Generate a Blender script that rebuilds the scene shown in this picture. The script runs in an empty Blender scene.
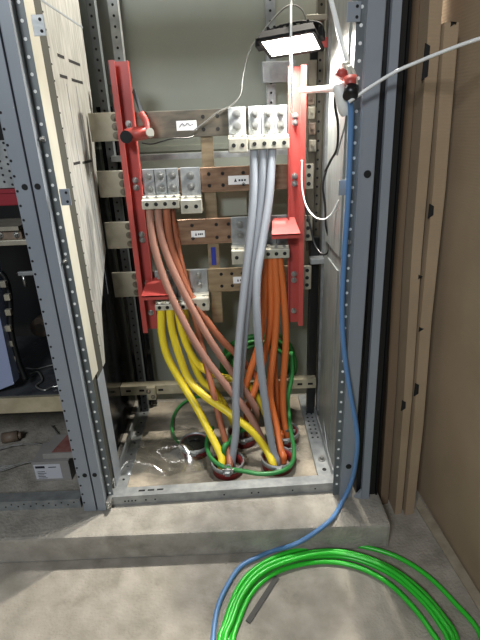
import bpy, bmesh, math, random
from mathutils import Vector, Matrix
random.seed(7)
S = bpy.context.scene
COL = S.collection
# ------------------------------------------------------------------ camera
FPX = 465.0; PITCH = math.radians(22.5); ROLL = math.radians(2.34)
CAM = Vector((0, -1.62, 1.63))
Fv = Vector((0, math.cos(PITCH), -math.sin(PITCH)))
U0 = Vector((0, math.sin(PITCH), math.cos(PITCH)))
Rv = math.cos(ROLL)*Vector((1, 0, 0)) - math.sin(ROLL)*U0
Uv = math.sin(ROLL)*Vector((1, 0, 0)) + math.cos(ROLL)*U0
cd = bpy.data.cameras.new('camera'); cam = bpy.data.objects.new('camera', cd); COL.objects.link(cam)
cd.sensor_fit = 'VERTICAL'; cd.sensor_height = 36; cd.lens = FPX*36/640; cd.clip_start = .02
M = Matrix((Rv, Uv, -Fv)).transposed().to_4x4(); M.translation = CAM
cam.matrix_world = M
S.camera = cam
# ------------------------------------------------------------------ world, lights, exposure
W = bpy.data.worlds.new('room_daylight'); S.world = W; W.use_nodes = True
bg = W.node_tree.nodes['Background']; bg.inputs[0].default_value = (.86, .93, 1, 1); bg.inputs[1].default_value = .085
S.view_settings.view_transform = 'Standard'; S.view_settings.look = 'None'
S.view_settings.exposure = 0.0; S.view_settings.gamma = 1; S.view_settings.use_curve_mapping = False

def area(name, loc, target, sx, sy, power, color):
    l = bpy.data.lights.new(name, 'AREA'); l.shape = 'RECTANGLE'; l.size = sx; l.size_y = sy
    l.energy = power; l.color = color
    o = bpy.data.objects.new(name, l); COL.objects.link(o); o.location = loc
    d = Vector(target) - Vector(loc)
    o.rotation_euler = d.to_track_quat('-Z', 'Y').to_euler()
    return o
area('workshop_window_light', (-1.1, -3.6, 3.3), (0, 0, .9), .9, .7, 105, (.93, .965, 1))
LAMP = Vector((.232, .37, 1.906)); LN = Vector((-.074, -.296, -.952)).normalized()
area('high_bay_light', (.34, .785, 3.0), (.1, -.3, 0), .07, .07, 92, (1, .93, .82))
_fl = area('flood_lamp_light', LAMP + LN*.008, LAMP + LN, .15, .11, 20, (1, .98, .94)); _fl.data.spread = math.radians(150)

# ------------------------------------------------------------------ helpers
def at(x, y, Y):
    d = Fv + Rv*((x-240)/FPX) - Uv*((y-320)/FPX)
    return CAM + d*((Y-CAM.y)/d.y)
def atz(x, y, Z):
    d = Fv + Rv*((x-240)/FPX) - Uv*((y-320)/FPX)
    return CAM + d*((Z-CAM.z)/d.z)
def lin(c):
    return tuple(((v/255)/12.92 if v/255 <= .04045 else ((v/255+.055)/1.055)**2.4) for v in c) + (1,)
MATS = {}
def mat(name, c, rough=.5, metal=0., c2=None, scale=8, bump=0., bscale=60, detail=4, spec=None, stretch=None, coat=0):
    m = bpy.data.materials.new(name); m.use_nodes = True; nt = m.node_tree; n = nt.nodes; b = n['Principled BSDF']
    b.inputs['Base Color'].default_value = lin(c); b.inputs['Roughness'].default_value = rough; b.inputs['Metallic'].default_value = metal
    if spec is not None: b.inputs['Specular IOR Level'].default_value = spec
    if coat: b.inputs['Coat Weight'].default_value = coat; b.inputs['Coat Roughness'].default_value = .15
    tc = n.new('ShaderNodeTexCoord'); vec = tc.outputs['Object']
    if stretch:
        mp = n.new('ShaderNodeMapping'); mp.inputs['Scale'].default_value = stretch
        nt.links.new(vec, mp.inputs['Vector']); vec = mp.outputs[0]
    if c2 is not None:
        t = n.new('ShaderNodeTexNoise'); t.inputs['Scale'].default_value = scale; t.inputs['Detail'].default_value = detail
        nt.links.new(vec, t.inputs['Vector'])
        r = n.new('ShaderNodeValToRGB'); r.color_ramp.elements[0].position = .35; r.color_ramp.elements[1].position = .66
        r.color_ramp.elements[0].color = lin(c); r.color_ramp.elements[1].color = lin(c2)
        nt.links.new(t.outputs['Fac'], r.inputs[0]); nt.links.new(r.outputs[0], b.inputs['Base Color'])
    if bump:
        t = n.new('ShaderNodeTexNoise'); t.inputs['Scale'].default_value = bscale; t.inputs['Detail'].default_value = 5
        nt.links.new(vec, t.inputs['Vector'])
        bp = n.new('ShaderNodeBump'); bp.inputs['Strength'].default_value = bump; bp.inputs['Distance'].default_value = .01
        nt.links.new(t.outputs['Fac'], bp.inputs['Height']); nt.links.new(bp.outputs[0], b.inputs['Normal'])
    MATS[name] = m
    return m
def emis(name, c, s):
    m = bpy.data.materials.new(name); m.use_nodes = True; b = m.node_tree.nodes['Principled BSDF']
    b.inputs['Base Color'].default_value = lin(c); b.inputs['Emission Color'].default_value = lin(c); b.inputs['Emission Strength'].default_value = s
    return m
concrete = mat('concrete', (136, 131, 120), .9, c2=(160, 153, 142), scale=11, bump=.5, bscale=90, detail=12)
concrete_plinth = mat('plinth_concrete', (134, 130, 121), .9, c2=(158, 153, 143), scale=13, bump=.6, bscale=70, detail=12)
pit = mat('pit_concrete', (118, 111, 99), .92, c2=(166, 156, 139), scale=7, bump=.5, bscale=40, detail=10)
def stains(m, scale, lo, hi, dark):
    nt = m.node_tree; n = nt.nodes; b = n['Principled BSDF']; src = b.inputs['Base Color'].links[0].from_socket
    tc = n.new('ShaderNodeTexCoord'); t = n.new('ShaderNodeTexNoise'); t.inputs['Scale'].default_value = scale; t.inputs['Detail'].default_value = 9; t.inputs['Roughness'].default_value = .65
    nt.links.new(tc.outputs['Object'], t.inputs['Vector'])
    r = n.new('ShaderNodeValToRGB'); r.color_ramp.elements[0].position = lo; r.color_ramp.elements[1].position = hi
    r.color_ramp.elements[0].color = (dark, dark, dark*.97, 1); r.color_ramp.elements[1].color = (1, 1, 1, 1)
    x = n.new('ShaderNodeMixRGB'); x.blend_type = 'MULTIPLY'; x.inputs[0].default_value = 1
    nt.links.new(t.outputs['Fac'], r.inputs[0]); nt.links.new(src, x.inputs[1]); nt.links.new(r.outputs[0], x.inputs[2]); nt.links.new(x.outputs[0], b.inputs['Base Color'])
stains(concrete, 4.5, .32, .46, .72); stains(concrete_plinth, 6, .34, .46, .75); stains(pit, 5, .36, .5, .7)
paint = mat('blue_grey_paint', (128, 135, 143), .42, .1, c2=(134, 141, 149), scale=5)
flange_m = mat('dull_flange_steel', (92, 98, 100), .5, .3, c2=(104, 110, 112), scale=12)
shade_strip = mat('olive_shade_strip', (52, 53, 46), .8)  # strip between return flange and panel; its shade is painted as dark olive
paint_in = mat('grey_sheet_steel', (134, 139, 128), .5, .05, c2=(140, 145, 134), scale=3)
galv = mat('galvanised_steel', (138, 142, 143), .4, .5, c2=(164, 167, 167), scale=22, bump=.05, bscale=80)
galv_pan = mat('galvanised_panel', (150, 151, 146), .45, .3, c2=(186, 187, 181), scale=14, stretch=(6, 6, .7))
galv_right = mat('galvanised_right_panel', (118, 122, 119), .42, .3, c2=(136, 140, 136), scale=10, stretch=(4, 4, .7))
cream = mat('cream_sheet', (176, 175, 163), .5, .1, c2=(186, 185, 172), scale=6)
zinc = mat('yellow_zinc', (166, 159, 136), .35, .6, c2=(186, 179, 156), scale=20)
tin = mat('tinned_copper', (158, 153, 138), .36, .55, c2=(182, 177, 160), scale=15)
copper = mat('copper', (158, 122, 98), .26, .7, c2=(198, 164, 136), scale=9, stretch=(1, 1, 5))
copper_dark = mat('tarnished_copper', (100, 97, 89), .3, .7, c2=(136, 126, 110), scale=10, stretch=(1, 1, 4))
copper_pale = mat('brassy_copper', (156, 136, 108), .3, .7, c2=(186, 166, 136), scale=9, stretch=(1, 1, 4))
clampm = mat('clamp_aluminium', (190, 186, 170), .34, .55, c2=(214, 210, 194), scale=26)
boltm = mat('bolt_steel', (176, 176, 172), .3, .85)
dark_bolt = mat('dark_bolt', (120, 114, 102), .35, .7)
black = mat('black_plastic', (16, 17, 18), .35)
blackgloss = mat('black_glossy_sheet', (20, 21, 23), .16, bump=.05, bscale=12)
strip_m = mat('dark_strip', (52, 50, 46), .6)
liner = mat('grey_plastic_liner', (44, 47, 51), .2, c2=(66, 69, 72), scale=14, bump=.25, bscale=18)
hole = mat('punched_hole', (10, 11, 12), .8)
lit_hole = mat('lit_punching', (226, 228, 226), .4)  # pale discs: light seen through the flange holes is put into the colour
red = mat('red_paint', (164, 63, 58), .42, c2=(174, 74, 67), scale=6)
red_deep = mat('maroon_paint', (130, 28, 40), .45)
worn_paper = mat('worn_label', (186, 188, 194), .7)
faded_red = mat('faded_red_print', (122, 72, 68), .7, c2=(136, 96, 90), scale=30)
rubber_red = mat('red_sleeve', (120, 34, 32), .5)
whitep = mat('white_plastic', (226, 226, 222), .45)
paper = mat('white_label', (236, 236, 236), .6)
ink = mat('black_ink', (24, 26, 40), .7)
bluein = mat('blue_insert', (34, 48, 140), .5)
gcab = mat('grey_cable_sheath', (142, 147, 154), .45)
rose = mat('rose_cable_sheath', (150, 109, 94), .45, c2=(156, 114, 98), scale=5)
brown = mat('terracotta_cable_sheath', (156, 94, 68), .45)
yellow = mat('yellow_cable_sheath', (232, 208, 52), .4)
orange = mat('orange_cable_sheath', (204, 108, 54), .42)
green = mat('green_cable_sheath', (32, 150, 52), .35)
green_dk = mat('green_earth_sheath', (48, 124, 62), .42)
coil_green = mat('dark_green_sheath', (50, 128, 58), .45)
bright_green = mat('bright_green_sheath', (46, 186, 48), .3)
bluec = mat('blue_cable_sheath', (84, 124, 170), .42)
wire_white = mat('white_wire', (222, 224, 222), .4)
wire_grey = mat('grey_wire', (120, 120, 116), .45)
card = mat('cardboard', (150, 130, 105), .85, c2=(162, 142, 116), scale=3)
dusty = mat('dusty_cardboard', (150, 140, 122), .9, c2=(128, 116, 98), scale=18)
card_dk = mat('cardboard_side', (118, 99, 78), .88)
dirt = mat('dark_wall', (52, 50, 48), .9, c2=(62, 60, 57), scale=3)
device = mat('device_blue_grey', (122, 132, 160), .4)
brownpl = mat('brown_bakelite', (92, 78, 66), .55, c2=(120, 104, 90), scale=20)
glass = emis('lamp_diffuser', (255, 250, 238), 22.0)
lamp_black = mat('lamp_housing_black', (9, 9, 10), .7, spec=.2)

def corrugate(m, sc):
    nt = m.node_tree; n = nt.nodes; tc = n.new('ShaderNodeTexCoord'); w = n.new('ShaderNodeTexWave')
    w.bands_direction = 'Z'; w.inputs['Scale'].default_value = sc; w.inputs['Distortion'].default_value = .6
    nt.links.new(tc.outputs['Object'], w.inputs['Vector'])
    bp = n.new('ShaderNodeBump'); bp.inputs['Strength'].default_value = .12; bp.inputs['Distance'].default_value = .002
    nt.links.new(w.outputs['Fac'], bp.inputs['Height']); nt.links.new(bp.outputs[0], n['Principled BSDF'].inputs['Normal'])
corrugate(card, 32)

film = bpy.data.materials.new('clear_plastic_film'); film.use_nodes = True
_n = film.node_tree.nodes; _l = film.node_tree.links; _out = _n['Material Output']
_t = _n.new('ShaderNodeBsdfTransparent'); _t.inputs[0].default_value = (.9, .91, .9, 1)
_g = _n.new('ShaderNodeBsdfGlossy'); _g.inputs['Roughness'].default_value = .16
_x = _n.new('ShaderNodeMixShader'); _x.inputs[0].default_value = .24
_l.new(_t.outputs[0], _x.inputs[1]); _l.new(_g.outputs[0], _x.inputs[2]); _l.new(_x.outputs[0], _out.inputs[0])

# -- mesh building: shapes are added in world coordinates, the finished mesh is stored relative to its parent
def B(): return bmesh.new()
def box(bm, x0, x1, y0, y1, z0, z1, mi=0, bev=0):
    r = bmesh.ops.create_cube(bm, size=1)
    for v in r['verts']:
        v.co = Vector(((x0+x1)/2+v.co.x*(x1-x0), (y0+y1)/2+v.co.y*(y1-y0), (z0+z1)/2+v.co.z*(z1-z0)))
    fs = {f for v in r['verts'] for f in v.link_faces}
    for f in fs: f.material_index = mi
    if bev:
        es = list({e for v in r['verts'] for e in v.link_edges})
        q = bmesh.ops.bevel(bm, geom=es, offset=bev, segments=2, affect='EDGES', profile=.6)
        for f in q['faces']: f.material_index = mi
    return bm
def cyl(bm, p0, p1, r, seg=14, mi=0, r2=None, cap=True):
    p0 = Vector(p0); p1 = Vector(p1); d = p1-p0
    q = d.to_track_quat('Z', 'Y').to_matrix().to_4x4(); q.translation = (p0+p1)/2
    res = bmesh.ops.create_cone(bm, cap_ends=cap, segments=seg, radius1=r, radius2=r if r2 is None else r2, depth=d.length, matrix=q)
    for f in {f for v in res['verts'] for f in v.link_faces}:
        f.material_index = mi; f.smooth = len(f.verts) == 4
    return bm
def ring(bm, c, r_out, r_in, z0, z1, seg=28, mi=0):
    vs = []
    for k in range(seg):
        a = 2*math.pi*k/seg; cs, sn = math.cos(a), math.sin(a)
        vs.append([bm.verts.new((c[0]+cs*r, c[1]+sn*r, z)) for r, z in ((r_out, z0), (r_out, z1), (r_in, z1), (r_in, z0))])
    for k in range(seg):
        a, b = vs[k], vs[(k+1) % seg]
        for j in range(4):
            f = bm.faces.new((a[j], b[j], b[(j+1) % 4], a[(j+1) % 4])); f.material_index = mi; f.smooth = j in (0, 2)
    return bm
def prism(bm, pts, d, mi=0):
    """polygon pts (3D) extruded by vector d"""
    d = Vector(d); n = len(pts)
    a = [bm.verts.new(p) for p in pts]; b = [bm.verts.new(Vector(p)+d) for p in pts]
    fs = [bm.faces.new(a), bm.faces.new(b[::-1])]
    for k in range(n): fs.append(bm.faces.new((a[k], b[k], b[(k+1) % n], a[(k+1) % n])))
    for f in fs: f.material_index = mi
    bmesh.ops.recalc_face_normals(bm, faces=fs)
    return bm
def smooth_path(pts, n=7):
    P = [Vector(p) for p in pts]; P = [2*P[0]-P[1]]+P+[2*P[-1]-P[-2]]; out = []
    for i in range(1, len(P)-2):
        a, b, c, d = P[i-1], P[i], P[i+1], P[i+2]
        for k in range(n):
            t = k/n
            out.append(.5*((2*b)+(c-a)*t+(2*a-5*b+4*c-d)*t*t+(3*b-a-3*c+d)*t**3))
    out.append(P[-2]); return out
def tube(bm, pts, r, seg=10, n=7, mi=0, smooth=True):
    path = smooth_path(pts, n) if smooth else [Vector(p) for p in pts]
    t0 = (path[1]-path[0]).normalized(); ref = Vector((0, 0, 1)) if abs(t0.z) < .9 else Vector((1, 0, 0))
    u = t0.cross(ref).normalized(); rings = []
    for i, p in enumerate(path):
        t = (path[min(i+1, len(path)-1)]-path[max(i-1, 0)]).normalized()
        u = (u - t*u.dot(t)).normalized(); v = t.cross(u)
        rings.append([bm.verts.new(p+(u*math.cos(2*math.pi*k/seg)+v*math.sin(2*math.pi*k/seg))*r) for k in range(seg)])
    for a, b in zip(rings, rings[1:]):
        for k in range(seg):
            f = bm.faces.new((a[k], a[(k+1) % seg], b[(k+1) % seg], b[k])); f.smooth = True; f.material_index = mi
    for rg in (rings[0][::-1], rings[-1]):
        f = bm.faces.new(rg); f.material_index = mi
    return bm
def obj(name, bm, mats, parent=None, origin=None):
    me = bpy.data.meshes.new(name)
    o0 = Vector((0, 0, 0))
    if parent is not None:
        p = parent
        while p is not None: o0 += p.location; p = p.parent
    elif origin is not None: o0 = Vector(origin)
    if o0.length: bmesh.ops.translate(bm, verts=bm.verts[:], vec=-o0)
    bmesh.ops.recalc_face_normals(bm, faces=bm.faces[:])
    bm.to_mesh(me); bm.free()
    for m in (mats if isinstance(mats, (list, tuple)) else [mats]): me.materials.append(m)
    o = bpy.data.objects.new(name, me); COL.objects.link(o)
    if parent is not None: o.parent = parent
    elif origin is not None: o.location = origin
    return o
def tag(o, label, cat, group=None):
    o['label'] = label; o['category'] = cat
    if group: o['group'] = group
    return o
def thing(name, label, cat, loc=(0, 0, 0), group=None):
    o = bpy.data.objects.new(name, None); COL.objects.link(o); o.location = loc; o.empty_display_size = .05
    return tag(o, label, cat, group)
def struct(name, bm, m):
    o = obj(name, bm, m); o['kind'] = 'structure'; return o
def bolt(bm, x, z, y, r=.009, d=.010, mi=0):
    """hex head with washer standing on a face that looks towards -Y"""
    cyl(bm, (x, y, z), (x, y-.003, z), r*1.45, 14, mi); cyl(bm, (x, y-.003, z), (x, y-.003-d, z), r, 6, mi)
    cyl(bm, (x, y-.003-d, z), (x, y-.003-d*1.5, z), r*.55, 10, mi); return bm

PZ = .13            # top of the concrete plinth
# ================================================================== setting
bm = B(); box(bm, -3.5, 3.5, -4.5, 2.0, -.2, 0); struct('floor', bm, concrete)
bm = B(); box(bm, -3, .575, -.215, 1.4, .0, PZ, bev=.012); struct('concrete_plinth', bm, concrete_plinth)
bm = B(); box(bm, -3.5, 3.5, 1.45, 1.6, 0, 3.2); struct('wall_back', bm, dirt)
bm = B(); box(bm, 3.4, 3.55, -4.5, 1.45, 0, 3.2); struct('wall_right', bm, dirt)

# ================================================================== main cabinet
cab = thing('switchgear_cabinet', 'open grey steel switchgear cabinet bay holding the copper busbars and coloured cables', 'cabinet', (-.1, .4, PZ))
TOP = 2.35
def dots(bm, x, y, z0, z1, step, r, mi, axis='y'):
    z = z0
    while z < z1:
        if axis == 'y': cyl(bm, (x, y, z), (x, y-.0015, z), r, 8, mi)
        else: cyl(bm, (x, y, z), (x+(.0015 if axis == 'x' else -.0015), y, z), r, 8, mi)
        z += step
# left front post
bm = B()
box(bm, -.644, -.607, -.078, -.03, PZ, TOP, bev=.004)
box(bm, -.607, -.584, -.035, -.025, PZ, TOP)
box(bm, -.611, -.605, -.082, -.076, PZ+.02, TOP)
for z in (1.48, .325): cyl(bm, (-.627, -.078, z), (-.627, -.0805, z), .0095, 16, 1)
obj('post', bm, [paint, hole], cab)
bm = B(); box(bm, -.607, -.580, -.037, -.0352, PZ, TOP); dots(bm, -.594, -.037, PZ+.06, TOP, .046, .0052, 1); obj('perforated_flange', bm, [flange_m, lit_hole], cab)
bm = B(); box(bm, -.592, -.584, -.025, .055, .74, TOP)
obj('return_flange', bm, cream, cab)
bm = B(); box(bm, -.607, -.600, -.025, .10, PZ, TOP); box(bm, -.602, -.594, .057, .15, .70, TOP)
obj('inner_flange', bm, shade_strip, cab)  # strip beside the panel that carries the painted olive shade
bm = B(); box(bm, -.602, -.594, .057, .15, PZ, .699); obj('inner_flange', bm, paint, cab)
# right front post
bm = B()
box(bm, .403, .453, -.06, -.03, PZ, TOP, bev=.004)
box(bm, .376, .403, -.037, -.025, PZ, TOP)
box(bm, .400, .406, -.062, -.04, PZ, TOP)
for z in (1.475, .30): cyl(bm, (.430, -.06, z), (.430, -.0625, z), .012, 16, 1)
obj('post', bm, [paint, hole], cab)
bm = B(); box(bm, .374, .403, -.039, -.0372, PZ, TOP); dots(bm, .389, -.039, PZ+.06, TOP, .046, .0052, 1); obj('perforated_flange', bm, [flange_m, lit_hole], cab)
# side panels
bm = B()
pan = [(.15, 2.35), (.62, 2.35), (.60, 1.76), (.475, 1.36), (.47, 1.14), (.27, .93), (.20, .70), (.15, .70)]  # outline follows the lit area, so the shadow edge is cut into the shape
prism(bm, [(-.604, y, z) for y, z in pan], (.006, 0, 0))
for y0, y1, z in ((.24, .31, 1.887), (.36, .50, 1.884), (.23, .31, 1.822), (.36, .50, 1.82), (.22, .30, 1.527), (.33, .46, 1.523)):
    box(bm, -.598, -.5972, y0, y1, z-.005, z+.005, 1)
for y in (.29, .40): box(bm, -.598, -.5974, y-.002, y+.002, .95, 1.8, 2)
box(bm, -.598, -.5972, .10, .62, 2.03, 2.036, 2)
dots(bm, -.598, .165, .8, TOP, .05, .003, 1, 'x')
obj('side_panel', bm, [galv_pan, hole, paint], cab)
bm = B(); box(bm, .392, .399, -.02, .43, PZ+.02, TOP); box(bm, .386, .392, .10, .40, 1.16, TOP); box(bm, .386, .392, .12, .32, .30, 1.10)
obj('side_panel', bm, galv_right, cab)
# back panel
bm = B(); box(bm, -.65, .49, .80, .81, PZ, TOP); box(bm, -.65, .49, .792, .80, 1.535, 1.56); 
obj('back_panel', bm, paint_in, cab)
bm = B(); box(bm, -.607, .403, -.055, -.02, 2.15, TOP); obj('top_rail', bm, paint, cab)
# rear uprights: perforated channels in front of the back panel
def upright(x, y, z0, z1, w, m, name='mounting_rail'):
    bm = B(); box(bm, x-w/2, x+w/2, y, y+.012, z0, z1); box(bm, x-w/2, x-w/2+.004, y+.012, y+.04, z0, z1); box(bm, x+w/2-.004, x+w/2, y+.012, y+.04, z0, z1)
    dots(bm, x, y, z0+.03, z1, .04, .0055, 1); obj(name, bm, [m, hole], cab)
upright(-.485, .72, 1.62, TOP, .042, galv)
upright(.185, .745, 1.62, TOP, .042, galv)
upright(-.565, .66, PZ, TOP, .035, flange_m, 'rear_post')
upright(.385, .62, PZ, TOP, .030, dark_bolt, 'rear_post')
bm = B(); box(bm, .405, .45, .56, .61, PZ, TOP); obj('rear_post', bm, galv, cab)
bm = B(); box(bm, .345, .392, .545, .575, PZ+.03, 1.14, bev=.004); obj('cable_trunking', bm, black, cab)
bm = B(); box(bm, -.648, -.642, .10, .77, PZ+.02, 1.9); obj('lower_side_cover', bm, blackgloss, cab)  # dark sheet; the shade low on this side is also in its black
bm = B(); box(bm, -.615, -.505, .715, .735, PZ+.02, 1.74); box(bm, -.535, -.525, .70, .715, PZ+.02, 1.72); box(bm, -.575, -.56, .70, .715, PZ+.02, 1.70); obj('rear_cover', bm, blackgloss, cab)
# cross rails behind the busbars
for z0, z1, m in ((1.505, 1.53, galv), (1.40, 1.42, galv)):
    bm = B(); box(bm, -.56, .36, .64, .66, z0, z1); box(bm, -.56, .36, .66, .70, z0, z0+.004); obj('cross_rail', bm, m, cab)
# low C channel
bm = B()
box(bm, -.64, .385, .50, .508, .348, .400); box(bm, -.64, .385, .508, .55, .395, .400); box(bm, -.64, .385, .508, .55, .348, .353)
for x in (-.6, -.53, -.43, .30, .355): box(bm, x-.013, x+.013, .4988, .50, .368, .38, 1)
obj('c_channel', bm, [zinc, hole], cab)
bm = B(); box(bm, -.50, -.455, .47, .50, .332, .405, bev=.003); bolt(bm, -.488, .385, .47, .009, .008, 1); bolt(bm, -.468, .352, .47, .008, .008, 1)
obj('channel_clip', bm, [zinc, dark_bolt], cab)
# base frame
bm = B()
box(bm, -.595, .40, -.018, -.012, PZ, PZ+.048); box(bm, -.595, .40, -.012, .036, PZ+.042, PZ+.048); box(bm, -.595, .40, .032, .036, PZ, PZ+.042)
for x in (-.53, -.515, -.50, -.485, -.44, -.40, -.1, .02, .05, .2, .3): cyl(bm, (x, -.018, PZ+.022), (x, -.0192, PZ+.022), .004, 8, 1)
for x in (-.46, -.42, -.38): box(bm, x-.014, x+.014, .006, .016, PZ+.048, PZ+.0485, 1)
for v in bm.verts: v.co.y -= .034*(.40-v.co.x)
obj('base_rail', bm, [galv, hole], cab)
bm = B(); box(bm, -.596, -.545, .036, .76, PZ, PZ+.010); box(bm, -.602, -.596, .036, .76, PZ, PZ+.06)
for k in range(7): cyl(bm, (-.57, .10+.09*k, PZ+.01), (-.57, .10+.09*k, PZ+.0112), .006, 10, 1)
obj('base_rail', bm, [galv, hole], cab)
bm = B(); box(bm, .325, .392, .036, .74, PZ, PZ+.030); box(bm, .386, .392, .036, .74, PZ+.03, PZ+.07)
for k in range(7):
    for j in range(2): cyl(bm, (.345+.026*j, .33+.035*k, PZ+.03), (.345+.026*j, .33+.035*k, PZ+.0312), .0055, 10, 1)
cyl(bm, (.36, .09, PZ+.03), (.36, .09, PZ+.0312), .010, 12, 1)
cyl(bm, (.36, .16, PZ+.03), (.36, .16, PZ+.036), .017, 14, 2); cyl(bm, (.36, .16, PZ+.036), (.36, .16, PZ+.05), .010, 6, 2)
obj('base_rail', bm, [galv, hole, boltm], cab)
bm = B(); prism(bm, [(.391, .30, PZ+.03), (.391, .30, PZ+.17), (.391, .12, PZ+.03)], (-.004, 0, 0)); obj('gusset', bm, galv, cab)
bm = B(); box(bm, -.545, .325, .036, .76, PZ, PZ+.006); obj('floor_plate', bm, pit, cab)
# little hinge lugs on the posts
def lug(x0, x1, y, z0, z1, m):
    bm = B(); box(bm, x0, x1, y-.004, y, z0, z1, bev=.001)
    for z in (z0+.012, z1-.012): cyl(bm, (x1-.011, y-.004, z), (x1-.011, y-.0055, z), .0045, 10, 1)
    obj('hinge_lug', bm, [m, hole], cab)
a = at(31, 15, -.045); b = at(47, 36, -.045); lug(a.x, b.x, -.045, b.z, a.z, galv)
a = at(59, 189, -.045); b = at(72, 205, -.045); lug(a.x, b.x, -.045, b.z, a.z, paint)
a = at(347, 2, -.045); b = at(360, 22, -.045); lug(a.x, b.x, -.045, b.z, a.z, paint)
a = at(339, 180, -.045); b = at(350, 195, -.045); lug(a.x, b.x, -.045, b.z, a.z, paint)
for z in (1.62, 1.225):
    bm = B(); bolt(bm, -.598, z, -.035, .006, .014); obj('post_screw', bm, boltm, cab)
bm = B(); bolt(bm, .385, 1.25, -.037, .006, .012); obj('post_screw', bm, boltm, cab)
bm = B(); box(bm, -.602, -.582, -.083, -.03, PZ+.02, PZ+.05, bev=.002); bolt(bm, -.59, PZ+.035, -.083, .007, .01); obj('corner_bolt', bm, boltm, cab)

# ================================================================== neighbouring cabinet on the left
lc = thing('switchgear_cabinet', 'left neighbouring cabinet bay with dark interior behind a double post', 'cabinet', (-1.1, .4, PZ))
bm = B()
box(bm, -.702, -.649, -.078, -.02, PZ, TOP, bev=.004)
dots(bm, -.694, -.078, PZ+.05, TOP, .046, .0042, 1)
for z in (1.48, .325): cyl(bm, (-.668, -.078, z), (-.668, -.0805, z), .0095, 16, 1)
obj('post', bm, [paint, hole], lc)
bm = B(); box(bm, -1.7, -.722, -.018, -.012, PZ, PZ+.048); box(bm, -1.7, -.722, -.012, .036, PZ+.042, PZ+.048)
for k in range(14): cyl(bm, (-1.10+.027*k, -.018, PZ+.02+.012*(k % 2)), (-1.10+.027*k, -.0192, PZ+.02+.012*(k % 2)), .0035, 8, 1)
for v in bm.verts: v.co.y -= .036
obj('base_rail', bm, [galv, hole], lc)
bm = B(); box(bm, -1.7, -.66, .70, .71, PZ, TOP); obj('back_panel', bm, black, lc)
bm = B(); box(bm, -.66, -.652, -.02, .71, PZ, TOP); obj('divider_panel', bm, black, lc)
bm = B(); box(bm, -1.7, -.722, .036, .70, PZ, PZ+.006); obj('floor_plate', bm, concrete_plinth, lc)
bm = B(); box(bm, -1.7, -.722, -.005, .60, .645, .665); box(bm, -1.7, -.722, -.012, -.005, .597, .667); 
obj('shelf', bm, zinc, lc)
bm = B(); box(bm, -1.7, -.724, .005, .6, .665, .669); obj('shelf_liner', bm, liner, lc)
bm = B(); box(bm, -.80, -.725, .02, .024, 1.47, 1.62); dots(bm, -.75, .02, 1.48, 1.62, .022, .004, 1); dots(bm, -.775, .02, 1.49, 1.62, .022, .004, 1)
obj('perforated_plate', bm, [galv, hole], lc)

# things inside the left bay
bm = B(); box(bm, -1.3, -.73, .14, .20, 1.395, 1.45, bev=.004); box(bm, -1.3, -.73, .135, .14, 1.44, 1.455)
tag(obj('cross_channel', bm, red_deep, None, (-1, .17, 1.39)), 'dark red horizontal channel high inside the left bay', 'channel')
t = thing('fuse_block', 'brown blocky fuse base just above the dark red channel in left bay', 'fuse block', (-.86, .16, 1.455))
bm = B(); box(bm, -1.0, -.77, .145, .24, 1.456, 1.50, bev=.004); box(bm, -.95, -.80, .15, .23, 1.50, 1.53, bev=.004); obj('body', bm, brownpl, t)
for x in (-.93, -.87, -.81):
    bm = B(); box(bm, x-.018, x+.018, .135, .148, 1.463, 1.488, bev=.002); obj('terminal', bm, tin, t)
t = thing('contact_module', 'pale layered contact module below the dark red channel in left bay', 'switch module', (-.87, .16, 1.25))
bm = B(); box(bm, -1.1, -.755, .10, .30, 1.255, 1.275, bev=.003); box(bm, -1.1, -.80, .10, .29, 1.31, 1.325); obj('contact_plate', bm, tin, t)
bm = B(); box(bm, -1.08, -.80, .115, .28, 1.275, 1.31, bev=.003); obj('body', bm, brownpl, t)
for x in (-.95, -.88, -.82):
    bm = B(); bolt(bm, x, 1.292, .115, .008, .01); obj('bolt', bm, boltm, t)
bm = B(); prism(bm, [at(-8, 248, .12), at(0, 318, .06), at(14, 384, .01), at(-6, 392, .01), at(-40, 390, .02), at(-40, 250, .12)], (-.0, .05, 0))
tag(obj('apparatus_cover', bm, device, None), 'blue grey apparatus side plate standing at the left edge on the shelf', 'plate')
t = thing('terminal_chain', 'dark strip of small pale terminals hanging above shelf in left bay', 'terminal strip', at(10, 300, .10))
bm = B(); tube(bm, [at(0, 272, .12), at(6, 280, .12), at(10, 300, .11), at(11, 330, .09), at(18, 360, .08), at(26, 380, .07)], .012, 8); obj('strip', bm, black, t)
for x, y in ((5, 283), (9, 296), (10, 311), (10, 327), (12, 342), (16, 357), (20, 368)):
    c = at(x, y, .09); bm = B(); box(bm, c.x-.011, c.x+.011, c.y-.02, c.y, c.z-.012, c.z+.012, bev=.002); obj('terminal', bm, tin, t)
t = thing('support_roller', 'dark round roller deep inside left bay above the black sheet', 'roller', at(40, 328, .4))
c = at(40, 328, .35); bm = B(); cyl(bm, c, c+Vector((0, .06, 0)), .045, 24); obj('tyre', bm, brownpl, t)
bm = B(); cyl(bm, c-Vector((0, .004, 0)), c, .022, 16); obj('hub', bm, dark_bolt, t)
t = thing('bracket_bar', 'small shiny steel bar bracket at mid height in left bay', 'bracket', at(28, 268, .2))
a = at(18, 275, .2); b = at(34, 270, .2); bm = B(); box(bm, a.x, b.x+.03, .2, .215, a.z-.004, a.z+.012, bev=.002); obj('bar', bm, galv, t)
bm = B(); cyl(bm, (a.x+.02, .2, a.z-.05), (a.x+.02, .2, a.z), .006, 10); obj('stud', bm, boltm, t)
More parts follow.
